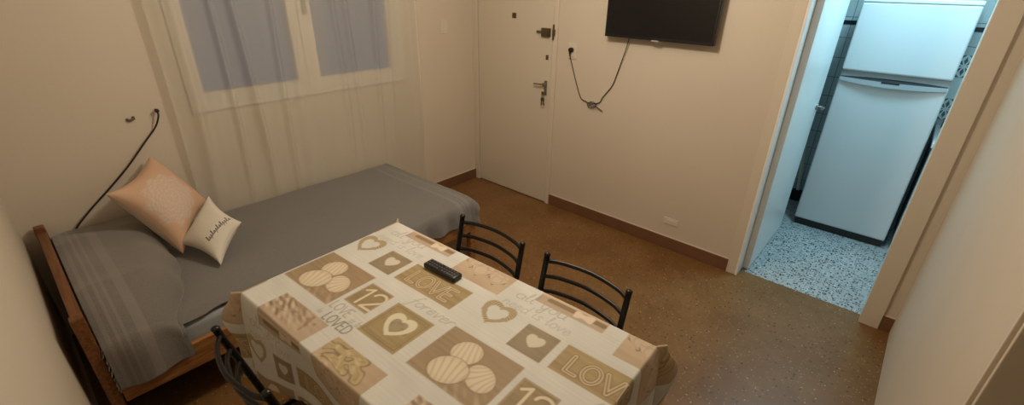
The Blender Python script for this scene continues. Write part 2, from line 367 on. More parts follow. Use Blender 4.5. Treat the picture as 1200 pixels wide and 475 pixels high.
# keys in the lock
k_ = thing('key_bunch', (.812, -.022, .96), 'bunch of keys hanging from the lock below the door lever', 'keys')
bm = bmesh.new(); tube(bm, [(0, .004, 0), (0, -.024, 0)], .004); bx(bm, -.012, .012, -.03, -.024, -.012, .014, .002); obj('key', bm, M['brass'], k_)
bm = bmesh.new(); tube(bm, [(.011*math.cos(a), -.028, -.022+.013*math.sin(a)) for a in np.linspace(0, 2*PI, 17)], .0016, 6); obj('key_ring', bm, M['steel'], k_)
for dx, rot in ((-.004, .1), (.006, -.12)):
    bm = bmesh.new(); bx(bm, -.010, .010, -.003, 0, -.026, 0, .001); bx(bm, -.004, .004, -.003, 0, -.062, -.026, .0008); bx(bm, .004, .008, -.003, 0, -.058, -.05)
    q = obj('key', bm, M['brass'], k_); q.location = (dx, -.027+dx*.3, -.034); q.rotation_euler = (0, rot, 0)

# ------------------------------------------------------------------ television and its cable
tv = thing('television', (1.703, 0, 1.65), 'black flat screen television mounted on the wall right of the entrance door', 'television')
bm = bmesh.new(); bx(bm, -.366, .366, -.075, -.04, -.215, .215, .004); bx(bm, -.25, .25, -.045, -.02, -.16, .12, .008); obj('housing', bm, M['tvplastic'], tv)
obj('screen', BX(-.352, .352, -.0765, -.0745, -.196, .203), M['screen'], tv)
obj('sensor_lip', BX(-.025, .025, -.077, -.06, -.222, -.212, .003), M['fgrey'], tv)
obj('wall_bracket', BX(-.1, .1, -.022, 0, -.1, .1), M['dark'], tv)
# wall socket
so = thing('wall_socket', (1.036, 0, 1.3), 'white wall socket between door and television with a black plug in it', 'socket')
bm = bmesh.new(); bx(bm, -.036, .036, -.008, 0, -.055, .055, .004); bx(bm, -.022, .022, -.0105, -.007, .0, .04, .003); bx(bm, -.022, .022, -.0105, -.007, -.045, -.01, .003); obj('faceplate', bm, M['plastic'], so)
ca = thing('television_cable', (1.036, -.012, 1.31), 'thin black power cable looping from the wall socket up to the television', 'cable')
bm = bmesh.new(); disc(bm, (0, -.012, 0), .017, .03, bev=.004); tube(bm, [(0, -.022, -.004), (.002, -.024, -.045)], [.008, .005]); obj('plug', bm, M['rubber'], ca)
bm = bmesh.new(); o_ = Vector((1.036, -.012, 1.31))
tube(bm, [Vector(p)-o_ for p in [(1.038, -.034, 1.27), (1.062, -.02, 1.18), (1.10, -.012, 1.07), (1.145, -.01, .975), (1.19, -.01, .955), (1.24, -.012, .945), (1.31, -.01, .965), (1.335, -.01, 1.01), (1.40, -.01, 1.10), (1.43, -.012, 1.19), (1.475, -.02, 1.34), (1.503, -.035, 1.432)]], .0032, 8, 8)
tube(bm, [Vector((1.255+.034*math.cos(a), -.014-.004*math.sin(a*2), .945+.016*math.sin(a)))-o_ for a in np.linspace(0, 2*PI, 25)], .003, 8)
tube(bm, [Vector(p)-o_ for p in [(1.21, -.016, .945), (1.22, -.016, .925), (1.26, -.016, .915), (1.29, -.016, .93), (1.33, -.016, .915), (1.345, -.014, .905)]], .003, 8, 6)
obj('cord', bm, M['cable'], ca)
t_ = thing('blank_plate', (1.99, 0, .217), 'small white blank cover plate low on the wall above the brown baseboard', 'wall plate'); obj('cover', BX(-.055, .055, -.006, 0, -.026, .026, .003), M['plastic'], t_); obj('rocker', BX(-.035, .035, -.008, -.005, -.014, .014, .002), M['plastic'], t_)
t_ = thing('light_switch', (0, -.346, 1.42), 'white light switch on the wall between window and door', 'switch'); obj('faceplate', BX(0, .007, -.036, .036, -.055, .055, .003), M['plastic'], t_); obj('rocker', BX(.006, .0095, -.012, .012, -.025, .025, .002), M['plastic'], t_)
# damaged plaster spot / hook and the long black cable at the left
bm = bmesh.new(); tube(bm, [(.022, -2.535, 1.082), (.032, -2.528, 1.076), (.03, -2.512, 1.078), (.022, -2.505, 1.086)], .006, 8, 4); bx(bm, .022, .026, -2.512, -2.5, 1.074, 1.092)
tag(obj('wall_hook', bm, M['plaster']), 'tiny dark broken hook on the bare wall left of the cable hole', 'hook')
bm = bmesh.new(); tube(bm, [(.0, -2.399, 1.105), (.03, -2.399, 1.10), (.04, -2.402, 1.075), (.035, -2.43, 1.02), (.045, -2.50, .95), (.045, -2.60, .845), (.045, -2.70, .755), (.05, -2.82, .655), (.055, -2.90, .57), (.045, -2.93, .45), (.04, -2.94, .2)], .0045, 8, 8); ball(bm, (.03, -2.399, 1.103), .011)
tag(obj('antenna_cable', bm, M['cable']), 'thick black cable running from the wall down behind the bed', 'cable')

# ------------------------------------------------------------------ bed
bed = thing('bed', (.54, -2.0, 0), 'single wooden bed with brown headboard under the window', 'bed')
BO = Vector((.54, -2.0, 0))
def pb(name, bm, m, parent=bed, smooth=False):
    for v in bm.verts: v.co -= BO
    return obj(name, bm, m, parent, smooth)
bm = bmesh.new(); bx(bm, .09, 1.019, -3.016, -2.998, .18, .60, .003)
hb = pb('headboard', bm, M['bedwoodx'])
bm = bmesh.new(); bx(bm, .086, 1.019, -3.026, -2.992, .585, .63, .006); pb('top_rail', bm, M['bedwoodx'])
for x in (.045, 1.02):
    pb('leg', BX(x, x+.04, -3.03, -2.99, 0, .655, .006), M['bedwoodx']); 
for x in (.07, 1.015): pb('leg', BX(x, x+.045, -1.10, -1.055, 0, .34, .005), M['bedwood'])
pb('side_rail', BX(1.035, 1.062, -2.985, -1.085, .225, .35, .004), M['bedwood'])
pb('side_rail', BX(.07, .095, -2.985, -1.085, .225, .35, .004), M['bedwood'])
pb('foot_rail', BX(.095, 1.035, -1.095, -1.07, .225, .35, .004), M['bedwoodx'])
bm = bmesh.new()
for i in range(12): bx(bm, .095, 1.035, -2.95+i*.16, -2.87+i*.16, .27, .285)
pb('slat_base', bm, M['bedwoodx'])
pb('mattress', BX(.075, 1.032, -2.97, -1.075, .287, .432, .03, 4), M['sheet'], smooth=True)

def noise2(A, B, seed, n=14, fmin=2, fmax=14):
    rs = np.random.RandomState(seed); o = np.zeros_like(A)
    for _ in range(n):
        k = fmin*(fmax/fmin)**rs.rand(); th = rs.rand()*6.28
        o += np.sin(k*(A*math.cos(th)+B*math.sin(th))+rs.rand()*6.28 + .8*np.sin(k*.5*(B*math.cos(th)-A*math.sin(th))+rs.rand()*6))/k
    return o
# bedspread: lies flat, folds over the room side and the foot
n1, n2 = 260, 420
s = np.linspace(.072, 1.20, n1); t = np.linspace(-2.74, -.93, n2)
SS, TT = np.meshgrid(s, t, indexing='ij')
X1, Y1 = 1.035, -1.07; R_ = .038
gg = 1-(.145+.012*np.sin(TT*19))*np.clip((-1.98-TT)/.22, 0, 1); SS0 = SS; SS = .072+(SS-.072)*gg
dx = np.maximum(SS-X1, 0); dy = np.maximum(TT-Y1, 0); d = np.hypot(dx, dy); dd = np.where(d > 1e-9, d, 1)
lim = .035 + .075*np.clip((TT+2.25)/.35, 0, 1) + .03*np.clip((TT+1.6)/.5, 0, 1) + .006*np.sin(TT*17) + .008*np.sin(TT*5+1)       # hem drop along the side
scale = np.where(dx > 0, lim/(1.20-X1), 1)
de = d*np.where((dx > 0) & (dy <= 0), scale, .85)
ou = R_*(1-np.exp(-de/.02)) + .05*de + .10*(dx*dy)/(.14*.165)*.35 + .012*np.sin(TT*38+SS*3)*np.clip(de/.08, 0, 1) + .01*np.sin(SS*31)*np.clip(de/.08, 0, 1)*(dy > 0)
PX = np.minimum(SS, X1)+dx/dd*ou; PY = np.minimum(TT, Y1)+dy/dd*ou
wr = noise2(SS, TT, 5, 16, 3, 30)
PZ = .452 - de*(1-np.exp(-de/.015)) + .008*wr*(d <= 0) + .006*wr*(d > 0)
PZ -= .012*np.clip(1-(X1-np.minimum(SS, X1))/.06, 0, 1)**2
P = np.stack([PX, PY, PZ], -1)
uvs = np.stack([SS, TT], -1)
M['throwA'] = throw_mat('grey_woven_throw_foot', [(-1.20, -1.17), (-1.155, -1.145), (-1.13, -1.10)])
sp = obj('bedspread', gridmesh('bedspread', P, uvs), M['throwA']); solid(sp, .004)
tag(sp, 'grey woven bedspread covering the mattress to the foot end', 'bedspread')
# fringe at the foot hem corner
bm = bmesh.new(); rr = random.Random(4)
for i in range(0, n1, 3):
    p = P[i, -1]; q = Vector(p); dn = Vector((rr.uniform(-.005, .005), rr.uniform(.0, .008), -rr.uniform(.015, .028)))
    tube(bm, [q, q+dn*.5+Vector((0, .003, 0)), q+dn], [.0018, .0022, .001], 5)
obj('fringe', bm, M['throwA'], sp)
# folded throw humped over the sleeping pillow at the head
n1, n2 = 240, 160
s = np.linspace(.072, 1.19, n1); t = np.linspace(-2.985, -2.50, n2)
SS, TT = np.meshgrid(s, t, indexing='ij')
X1 = 1.045
front = -2.55 - .05*np.clip(SS, 0, 1.1) - .12*np.clip(SS, 0, 1.1)**2 + .012*np.sin(SS*11) + .008*np.sin(SS*23+1)            # where the hump ends
q = np.clip((front-TT)/.15, 0, 1); hy = np.sqrt(np.clip(1-(1-q)**2, 0, 1))
hx = np.clip((1.12-SS)/.34, 0, 1)**.55*np.clip(.75+SS/.25*.25, 0, 1)
nearhb = 1-.12*np.clip((TT+2.93)/-.06, 0, 1)
hum = .155*hy*hx*nearhb
dx = np.maximum(SS-X1, 0)
wr = noise2(SS, TT, 11, 18, 4, 30)
PX = np.minimum(SS, X1)+ .036*(1-np.exp(-dx/.02)) + .012*np.sin(np.minimum(TT, front)*30)*np.clip(dx/.05, 0, 1)
PZ = .461 + hum - dx*(1-np.exp(-dx/.02))*.95 + .019*wr*np.clip((front-TT)/.05+.4, .3, 1)
PZ -= .022*np.clip((SS-.93)/.115, 0, 1)**2; PZ = np.where(dx <= 0, np.maximum(PZ, .457 - .022*np.clip((SS-.93)/.115, 0, 1)**2), PZ)
flat = np.clip((TT-front)/.02, 0, 1)
PY = front + (TT-front)*np.where(TT > front, .06, 1) + .004*wr*0
PZ = np.where(TT > front, PZ - .0*flat, PZ)
P = np.stack([PX, PY, PZ], -1)
M['throwB'] = throw_mat('grey_woven_throw_head', [(-2.965, -2.95), (-2.935, -2.925), (-2.91, -2.90), (-2.87, -2.835)], base=(.168, .152, .133), lite=(.21, .19, .168))
th = obj('throw_blanket', gridmesh('throw', P, np.stack([SS, TT], -1)), M['throwB']); solid(th, .004)
tag(th, 'grey striped throw humped over the pillow by the headboard', 'blanket')
bm = bmesh.new()
for i in range(0, n1, 3):
    p = Vector(P[i, 0]); dn = Vector((rr.uniform(0, .012), -.006+rr.uniform(-.004, .002), -rr.uniform(.015, .03)))
    tube(bm, [p, p+dn*.5, p+dn], [.0018, .0022, .001], 5)
obj('fringe', bm, M['throwB'], th)

# ------------------------------------------------------------------ cushions
def cushion(name, cor, thick, mats, label, nn=60, paint=None):
    T, Rr, B, L_ = [Vector(c) for c in cor]
    cen = (T+Rr+B+L_)/4; nrm = ((T-B).cross(L_-Rr)).normalized()
    if nrm.dot(Vector((3.05, -2.96, 1.76))-cen) < 0: nrm = -nrm
    g_ = np.linspace(0, 1, nn); U, V = np.meshgrid(g_, g_, indexing='ij')
    a_ = [np.array(c) for c in (T, Rr, B, L_)]
    # pinch the sides inwards between the corners
    pinch = .16
    Us = U + pinch*(4*V*(1-V))*(.5-U)*2*np.abs(U-.5)*2*.5; Vs = V + pinch*(4*U*(1-U))*(.5-V)*2*np.abs(V-.5)*2*.5
    Pm = (1-Us)[..., None]*(1-Vs)[..., None]*a_[0] + Us[..., None]*(1-Vs)[..., None]*a_[1] + Us[..., None]*Vs[..., None]*a_[2] + (1-Us)[..., None]*Vs[..., None]*a_[3]
    prof = (np.clip(4*U*(1-U), 0, 1)*np.clip(4*V*(1-V), 0, 1))**.42
    wr = noise2(U*1.2, V*1.2, 21, 14, 5, 26)*.05*prof
    root = thing(name, tuple(cen), label, 'cushion')
    c0 = np.array(cen); nn_ = np.array(nrm)
    Fp = Pm + nn_*((prof+wr)*thick/2)[..., None] - c0; Bp = Pm - nn_*((prof+wr*.6)*thick/2)[..., None] - c0
    return root, Fp, Bp, U, V, nn_
root, Fp, Bp, U, V, nv = cushion('peach_cushion', [(.075, -2.502, .885), (.20, -2.335, .60), (.50, -2.566, .482), (.36, -2.752, .835)], .19, None,
    'large peach cushion with pale lace print leaning on the wall above the bed', 90)
ar = np.hypot((U-.50)*1.0, (V-.60)*.92); an = np.arctan2(V-.60, U-.50)
M['peach_print'] = vcol_mat('peach_lace_fabric', .9, .15, 160)
lace_r = .34 + .03*np.cos(an*10)
lm = 1/(1+np.exp((ar-lace_r)*120))
tex = .5+.5*np.sin(ar*110+2*np.sin(an*12))*np.cos(an*24+ar*30)
base_ = np.array([.61, .40, .27]); la = np.array([.64, .49, .395])
col = base_*(1-lm[..., None]) + lm[..., None]*(la*(.86+.2*tex[..., None]))
obj('front', gridmesh('cushion_front', Fp, None, col), M['peach_print'], root)
obj('back', gridmesh('cushion_back', Bp[::-1], None), M['cream'], root)
root, Fp, Bp, U, V, nv = cushion('white_cushion', [(.35, -2.353, .69), (.60, -2.30, .60), (.745, -2.475, .482), (.465, -2.565, .525)], .11, None,
    'small white cushion with handwritten black lettering in front of the peach one', 60)
obj('front', gridmesh('cushion_front', Fp), M['white_fab'], root)
obj('back', gridmesh('cushion_back', Bp[::-1]), M['white_fab'], root)
# handwriting-like strokes along the cushion (from lower left to upper right in the photo)
def bil(A, uu, vv):
    x = min(max(uu, 0), 1)*(A.shape[0]-1); y = min(max(vv, 0), 1)*(A.shape[1]-1); i, j = min(int(x), A.shape[0]-2), min(int(y), A.shape[1]-2); fx, fy = x-i, y-j
    return Vector((1-fx)*(1-fy)*A[i, j]+fx*(1-fy)*A[i+1, j]+(1-fx)*fy*A[i, j+1]+fx*fy*A[i+1, j+1])
bm = bmesh.new(); rw = random.Random(9)
def wstroke(pts):
    pp = [bil(Fp, a, b_)+Vector(nv)*.0008 for a, b_ in pts]; tube(bm, pp, .0011, 5, 4, flat=.5)
n = 13
for i in range(n):
    # baseline runs from (u .52,v .78) to (u .72,v .18)
    c0 = Vector((.70+.14*i/n, .74-.68*i/n)); dv = Vector((.14, -.68)).normalized(); pv = Vector((-dv.y, dv.x))*-1
    hgt = .10 if i in (0, 3, 6, 8, 11) else .05
    lo = -.05 if i in (2, 5, 9, 10) else 0
    wstroke([c0+pv*lo, c0+dv*.008+pv*hgt, c0+dv*.022+pv*hgt*.85, c0+dv*.02+pv*.0, c0+dv*.046+pv*.02])
obj('lettering', bm, M['ink'], root)

# ------------------------------------------------------------------ table
TO = Vector((1.43, -1.906, 0)); TA = math.radians(3.0); TL, TW = 1.245, .683
table = thing('dining_table', tuple(TO), 'rectangular dining table hidden under the printed cloth', 'table', rz=TA)
obj('tabletop', BX(.004, TL-.004, -TW+.004, -.004, .715, .744, .004), M['tablewood'], table)
obj('apron', (lambda b: (bx(b, .05, TL-.05, -.07, -.05, .64, .715), bx(b, .05, TL-.05, -TW+.05, -TW+.07, .64, .715), bx(b, .05, .07, -TW+.05, -.05, .64, .715), bx(b, TL-.07, TL-.05, -TW+.05, -.05, .64, .715), b)[-1])(bmesh.new()), M['tablewood'], table)
for lx in (.04, TL-.08):
    for ly in (-.08, -TW+.04): obj('leg', BX(lx, lx+.04, ly, ly+.04, 0, .715, .004), M['tablewood'], table)

# ---- printed cloth: rasterise one 0.70 x 0.70 m repeat, then colour the vertices of the cloth
PT = .70; RES = 700; px = PT/RES
gx = (np.arange(RES)+.5)*px
TU, TV = np.meshgrid(gx, -gx, indexing='ij')         # u in 0...70, v in 0..-.70
def H3(*c): return np.array(c, float)
rs = np.random.RandomState(1)
def pn(A, B, seed, fx, fy, n=10):
    """periodic noise on the tile"""
    rs = np.random.RandomState(seed); o = np.zeros_like(A)
    for _ in range(n):
        i, j = rs.randint(0, fx+1), rs.randint(0, fy+1); o += np.sin(2*PI*(i*A+j*B)/PT+rs.rand()*6.28)
    return o/math.sqrt(n)
CREAM = H3(.60, .59, .545)
img = np.ones((RES, RES, 3))*CREAM
streak = pn(TU, TV, 2, 3, 60, 16); img *= (1+.03*streak)[..., None]
img *= (1+.03*pn(TU, TV, 3, 5, 5))[..., None]
blue = np.clip(pn(TU, TV, 8, 3, 3), 0, 1.5)[..., None]*.25
img = img*(1-blue) + H3(.52, .53, .48)*blue
def wrapd(du): return (du+PT/2) % PT - PT/2
def put(mask, col):
    global img
    mask = np.clip(mask, 0, 1)[..., None]; img = img*(1-mask) + (col if isinstance(col, np.ndarray) else H3(*col))*mask
def sm(d, e=.0012): return np.clip(.5 - d/(2*e), 0, 1)          # d<0 inside
def local(cu, cv): return wrapd(TU-cu), wrapd(TV-cv)
def rect(u0, u1, v0, v1, col, grain=.10, seed=4, border=None):
    A, B = local((u0+u1)/2, (v0+v1)/2); d = np.maximum(np.abs(A)-(u1-u0)/2, np.abs(B)-(v1-v0)/2)
    c = np.array(col)*(1+grain*pn(TU, TV, seed, 4, 40, 14)*.6+grain*.5*pn(TU, TV, seed+50, 4, 4))[..., None]
    put(sm(d), c)
    if border: put(sm(np.abs(d+border[0])-border[1]), border[2])
    return A, B, d
def heart(A, B, s):
    """signed-ish distance to a heart of half-width s, pointing down"""
    x = A/s; y = B/s*1.05+.12; x = np.abs(x)
    r_ = np.hypot(x, y*1.0); th = np.arctan2(y, x)
    # heart radius by angle
    f_ = ((x*x+(y)**2-.62)**3 - 1.1*x*x*np.sign(y)*np.abs(y)**3)
    g_ = np.cbrt(f_)
    return g_*s*.55
def seg(d, P, x0, y0, x1, y1):
    A, B = P; vx, vy = x1-x0, y1-y0; L2 = vx*vx+vy*vy+1e-12
    t_ = np.clip(((A-x0)*vx+(B-y0)*vy)/L2, 0, 1); return np.minimum(d, np.hypot(A-x0-t_*vx, B-y0-t_*vy))
def strokes(lines, cu, cv):
    """polylines in metres around (cu,cv) -> distance field"""
    A, B = local(cu, cv); d = np.full_like(A, 9.)
    for ln in lines:
        for (a, b_), (c_, e_) in zip(ln[:-1], ln[1:]): d = seg(d, (A, B), a, b_, c_, e_)
    return d
def arc(cx, cy, rx, ry, a0, a1, n=10): return [(cx+rx*math.cos(math.radians(a0+(a1-a0)*i/n)), cy+ry*math.sin(math.radians(a0+(a1-a0)*i/n))) for i in range(n+1)]
G = {  # simple stroke letters on a 1-high box: (advance, lines)
 'L': (.62, [[(.05, 1), (.05, 0), (.5, 0)]]), 'O': (.85, [arc(.38, .5, .34, .5, 0, 360, 20)]), 'V': (.8, [[(.02, 1), (.36, 0), (.7, 1)]]),
 'E': (.68, [[(.52, 1), (.05, 1), (.05, 0), (.52, 0)], [(.05, .52), (.44, .52)]]), 'D': (.85, [[(.05, 0), (.05, 1), (.3, 1)]+arc(.3, .5, .42, .5, 90, -90, 12)+[(.05, 0)]]),
 'a': (.58, [arc(.25, .25, .22, .25, 60, 420, 14), [(.46, .48), (.46, .08), (.55, 0)]]), 'l': (.30, [[(.02, .3), (.16, .8), (.14, 1.02), (.06, .95), (.06, .15), (.15, 0), (.26, .1)]]),
 'y': (.52, [[(.04, .5), (.12, .08), (.3, .1), (.42, .5)], [(.42, .5), (.34, -.3), (.18, -.42), (.08, -.25), (.3, 0)]]), 'o': (.52, [arc(.24, .25, .2, .25, 0, 360, 14), [(.4, .4), (.52, .4)]]),
 'u': (.56, [[(.04, .5), (.06, .1), (.2, 0), (.38, .12), (.42, .5), (.42, .08), (.52, 0)]]), 'n': (.55, [[(.04, .5), (.06, 0), (.08, .32), (.26, .5), (.4, .36), (.4, .05), (.5, 0)]]),
 'e': (.5, [[(.06, .26), (.4, .3), (.34, .47), (.2, .5), (.06, .35), (.08, .08), (.24, 0), (.46, .12)]]), 'd': (.58, [arc(.24, .25, .2, .25, 40, 400, 14), [(.46, 1), (.43, .1), (.54, 0)]]),
 'i': (.28, [[(.08, .5), (.08, .08), (.2, 0)], [(.1, .68), (.1, .72)]]), 's': (.45, [[(.36, .42), (.22, .5), (.08, .4), (.3, .14), (.2, 0), (.03, .08)]]),
 'v': (.48, [[(.03, .48), (.18, 0), (.38, .5), (.46, .46)]]), 'f': (.45, [[(.42, .92), (.28, 1.02), (.2, .8), (.14, -.3), (.02, -.36)], [(.02, .45), (.36, .48)]]), 'r': (.42, [[(.05, .5), (.06, 0), (.08, .3), (.22, .5), (.38, .46)]]),
 't': (.38, [[(.16, .85), (.14, .1), (.24, 0), (.34, .08)], [(.02, .55), (.3, .55)]]), 'b': (.5, [[(.06, 1), (.06, .02)]+arc(.24, .25, .18, .25, 200, -140, 12)]), ' ': (.35, []), '1': (.5, [[(.05, .78), (.3, 1), (.3, 0)]]), '2': (.7, [[(.05, .74)]+arc(.32, .72, .27, .27, 170, -30, 10)+[(.05, .0), (.62, .03)]]),
}
def text(s_, u0, v0, h, slant=0, sx=1, rise=0):
    A, B = local(u0+.12, v0); out_ = []; x = 0
    for ch in s_:
        adv, ls = G[ch]
        for ln in ls: out_.append([(((x+a)*sx+b_*slant)*h-.12, b_*h+(x*sx*h)*rise) for a, b_ in ln])
        x += adv
    return strokes(out_, u0+.12, v0)
TAN = (.34, .25, .13); TAND = (.26, .18, .10); PINK = (.47, .34, .26); LT = (.66, .57, .43)
# A: wooden stick with a ribbon; driftwood in its lower (near) part
A, B, d = rect(.125, .390, -.055, .115, (.44, .34, .25), .08, 5)
ins = sm(d)
dl = strokes([[(-.10, .015-.0), (.02, .006)]], .25, -.03)*1.0
put(sm(strokes([[(-.085, 0), (.125, 0)]], .255, -.022)-.011)*ins, TAND); put(sm(strokes([[(-.125, .0), (.125, 0)]], .257, -.003)-.006)*ins, (.58, .46, .33))
put(sm(np.minimum(strokes([[(0, 0), (.03, .009), (.028, -.01), (0, 0)]], .305, -.024), strokes([[(0, 0), (-.026, .006), (-.024, -.012), (0, 0)]], .305, -.024))-.009)*ins, (.68, .57, .45))
a_ = strokes([[(-.12, .03), (-.06, .02), (0, .028), (.05, .012), (.1, .01)], [(-.12, .012), (-.05, .004), (.01, .008), (.06, -.01)], [(-.11, -.01), (-.05, -.016), (0, -.012)], [(-.1, .046), (-.03, .036), (.03, .042)], [(.07, .03), (.085, -.03)]], .25, .075)
rk = pn(TU, TV, 77, 24, 40, 24); wd_ = sm(np.abs(TU*0+A) - .2)*ins*sm(-(B-.0), .004)*np.clip(1.3-(A+.13)/.2, 0, 1)
put(np.clip(rk*.9, 0, 1)*wd_*.8, (.62, .52, .37)); put(np.clip(-rk*.8-.2, 0, 1)*wd_*.8, (.16, .10, .05)); put(sm(a_+.004*pn(TU, TV, 95, 20, 20, 16)-.0028, .002)*ins*.5, (.20, .13, .07))
# B: small wooden hearts above, twisted branch below
A, B, d = rect(.458, .705, -.118, .105, (.46, .35, .24), .08, 6); ins = sm(d)
for hu, hv, hs in ((.505, -.012, .045), (.555, -.035, .05), (.645, -.045, .042)):
    a_, b_ = local(hu, hv); hd = heart(a_*.96+b_*.1, b_, hs); put(sm(hd-.004)*ins, (.20, .13, .07)); put(sm(hd)*ins, (.54, .43, .31)); put(sm(np.abs(hd+.009)-.0012)*ins*.5, (.33, .23, .15))
brl = [[(-.10, .0), (-.07, .02), (-.03, .012), (.0, .035), (.05, .03)], [(-.07, -.025), (-.02, -.02), (.02, .0), (.07, -.012), (.08, -.03)], [(-.03, .012), (-.005, -.02), (.03, -.03)], [(-.09, .035), (-.05, .045)]]
db = strokes(brl, .565, .062); dbn = db+.006*pn(TU, TV, 91, 14, 14, 16); put(sm(dbn-.017, .005)*ins, (.46, .36, .20)); put(np.clip(pn(TU, TV, 92, 26, 26, 22), 0, 1)*sm(dbn-.018, .004)*ins*.7, (.60, .5, .32)); put(sm(np.abs(dbn-.015)-.0018, .0015)*(pn(TU, TV, 93, 9, 9, 12) > -.2)*ins*.8, (.17, .11, .05)); put(sm(np.abs(dbn-.003)-.001)*ins*.5, (.2, .13, .06))
# small heart tile
rect(.183, .308, -.288, -.166, (.27, .215, .135), .16, 7); a_, b_ = local(.246, -.226); hd = heart(a_, b_, .034); put(sm(hd-.002)*.6, (.22, .17, .11)); put(sm(hd), (.60, .55, .45))
# LOVE plate
def letters_outline(word, u0, v0, h, sx, ins):
    dt = text(word, u0, v0, h, .0, sx); put(sm(dt-.0095)*ins, (.15, .09, .04)); put(sm(dt-.0070)*ins, (.60, .49, .31)); put(sm(dt-.0018)*ins, (.12, .07, .03))
A, B, d = rect(.335, .632, -.284, -.164, (.36, .27, .135), .10, 9); ins = sm(d)
put(sm(np.abs(B+.035)-.012)*ins*.35, (.24, .16, .08)); put(sm(np.abs(B+.0)-.001)*ins*.5, (.24, .17, .09))
letters_outline('LOVE', .375, -.262, .068, 1.12, ins)
# rope hearts
for hu, hv in ((.066, -.198),):
    a_, b_ = local(hu, hv); hd = heart(a_, b_, .068); hd2r = heart(a_, b_+.002, .043); an_ = np.arctan2(b_, a_)
    ringd = hd; ring = np.maximum(hd, -(hd2r)); tw = np.sin(an_*30+(hd+hd2r)*330)
    put(sm(ring-.0025)*.6, (.30, .23, .12)); put(sm(ring), (.44, .355, .21)); put(sm(ring)*(tw > 0)*.8, (.22, .155, .075)); put(sm(np.abs(ring)-.0012)*.6, (.2, .14, .07)); put(sm(ring)*np.clip(-tw, 0, 1)*.4, (.62, .54, .38))
# yarn tile
A, B, d = rect(.006, .288, -.534, -.328, (.33, .24, .145), .10, 12); ins = sm(d)
def yarn(cu, cv, rx, ry, ang, fl):
    a_, b_ = local(cu, cv); x = (a_*math.cos(ang)+b_*math.sin(ang))/rx; y = (-a_*math.sin(ang)+b_*math.cos(ang))/ry; rr_ = np.hypot(x, y)
    put(sm((rr_-1.07)*rx)*.55*ins, (.2, .14, .08)); put(sm((rr_-1)*rx)*ins, (.66, .57, .42))
    st = np.sin(x*19*(1+.3*fl*y)+3*fl*y*x+fl); put(sm((rr_-1)*rx)*np.clip(-st, 0, 1)**2*.55*ins, (.36, .28, .18))
    put(sm((rr_-1)*rx)*np.clip(rr_-.6, 0, 1)*.55*ins, (.40, .30, .19))
put(np.clip(pn(TU, TV, 31, 20, 20, 20), 0, 1)*ins*.35*sm(strokes([[(-.02, 0), (.07, -.02)]], .20, -.50)-.05, .02), (.62, .5, .36))
yarn(.118, -.392, .05, .046, .35, .4); yarn(.215, -.440, .052, .042, -.5, 1.2); yarn(.120, -.474, .062, .05, .3, -.6)
# 12
A, B, d = rect(.308, .432, -.478, -.356, (.30, .225, .12), .1, 14, (.004, .0015, (.42, .33, .2))); dt = text('12', .322, -.463, .088, .0, 1.15)
put(sm(dt-.0075)*sm(d), (.22, .15, .08)); put(sm(dt-.0052)*sm(d), (.66, .58, .42))
# framed heart
A, B, d = rect(.470, .652, -.538, -.368, (.35, .27, .135), .1, 16, (.012, .0015, (.23, .16, .08))); put(sm(np.abs(d+.022)-.003)*.4, (.25, .18, .1))
a_, b_ = local(.562, -.450); hd = heart(a_, b_, .062); put(sm(hd-.004)*.6, (.2, .15, .08)); put(sm(hd), (.66, .60, .45)); hd2 = heart(a_, b_+.002, .036); put(sm(hd2), (.33, .28, .17)); put(sm(np.abs(hd2+.004)-.002)*.4, (.2, .15, .09))
# words
GREY = (.25, .235, .20)
put(sm(text('all you', .055, -.082, .054, .15, 1.25)-.0017)*.62, GREY); put(sm(text('need is love', .04, -.138, .05, .15, 1.02)-.0015)*.6, (.3, .29, .26))
put(sm(text('forever', .490, -.345, .05, .35, 1.25)-.0015)*.7, GREY)
put(sm(text('LOVE', .300, -.530, .038, 0, .92)-.0018)*.85, GREY); put(sm(text('is to', .420, -.535, .03, .2, .9)-.0014)*.7, GREY)
put(sm(text('be', .292, -.572, .022, .2, .9)-.0013)*.6, GREY); put(sm(text('LOVED', .335, -.580, .038, 0, .92)-.0024)*.9, (.16, .15, .13))

# ---- cloth geometry
DR = .40; step = .003
uu = np.arange(-DR, TL+DR+1e-6, step); vv = np.arange(-TW-DR, .25, step)
UU, VV = np.meshgrid(uu, vv, indexing='ij')
# sample the tile bilinearly (softened over 2 texels)
def blur(a, k=1):
    return sum(np.roll(np.roll(a, i, 0), j, 1) for i in range(-k, k+1) for j in range(-k, k+1))/((2*k+1)**2)
imb = blur(img, 1)
iu = (UU/px-.5) % RES; iv = (-VV/px-.5) % RES; i0 = np.floor(iu).astype(int); j0 = np.floor(iv).astype(int); fu = (iu-i0)[..., None]; fv = (iv-j0)[..., None]
i1 = (i0+1) % RES; j1 = (j0+1) % RES; i0 %= RES; j0 %= RES
colr = imb[i0, j0]*(1-fu)*(1-fv)+imb[i1, j0]*fu*(1-fv)+imb[i0, j1]*(1-fu)*fv+imb[i1, j1]*fu*fv
cu_ = np.clip(UU, 0, TL); cv_ = np.clip(VV, -TW, 0); du = UU-cu_; dv = VV-cv_; d = np.hypot(du, dv); dd = np.where(d > 1e-9, d, 1); nu, nv_ = du/dd, dv/dd
wext = np.maximum(np.abs(nu), np.abs(nv_)); d = d*np.where(d > 1e-9, wext, 1)
hem = np.where(nv_ < -.5, 1-.28*np.clip((cu_-.08)/.25, 0, 1), 1); d = d*hem
corner = np.abs(2*nu*nv_)                                    # 1 on the diagonal of a corner
ang = np.arctan2(np.abs(dv), np.abs(du))
flare = np.clip(d/.10, 0, 1)
along = UU*(np.abs(nv_) > .5) + VV*(np.abs(nu) > .5)
wave = (.008*np.sin(along*9+1)+.004*np.sin(along*21+2))*flare*(1-corner)
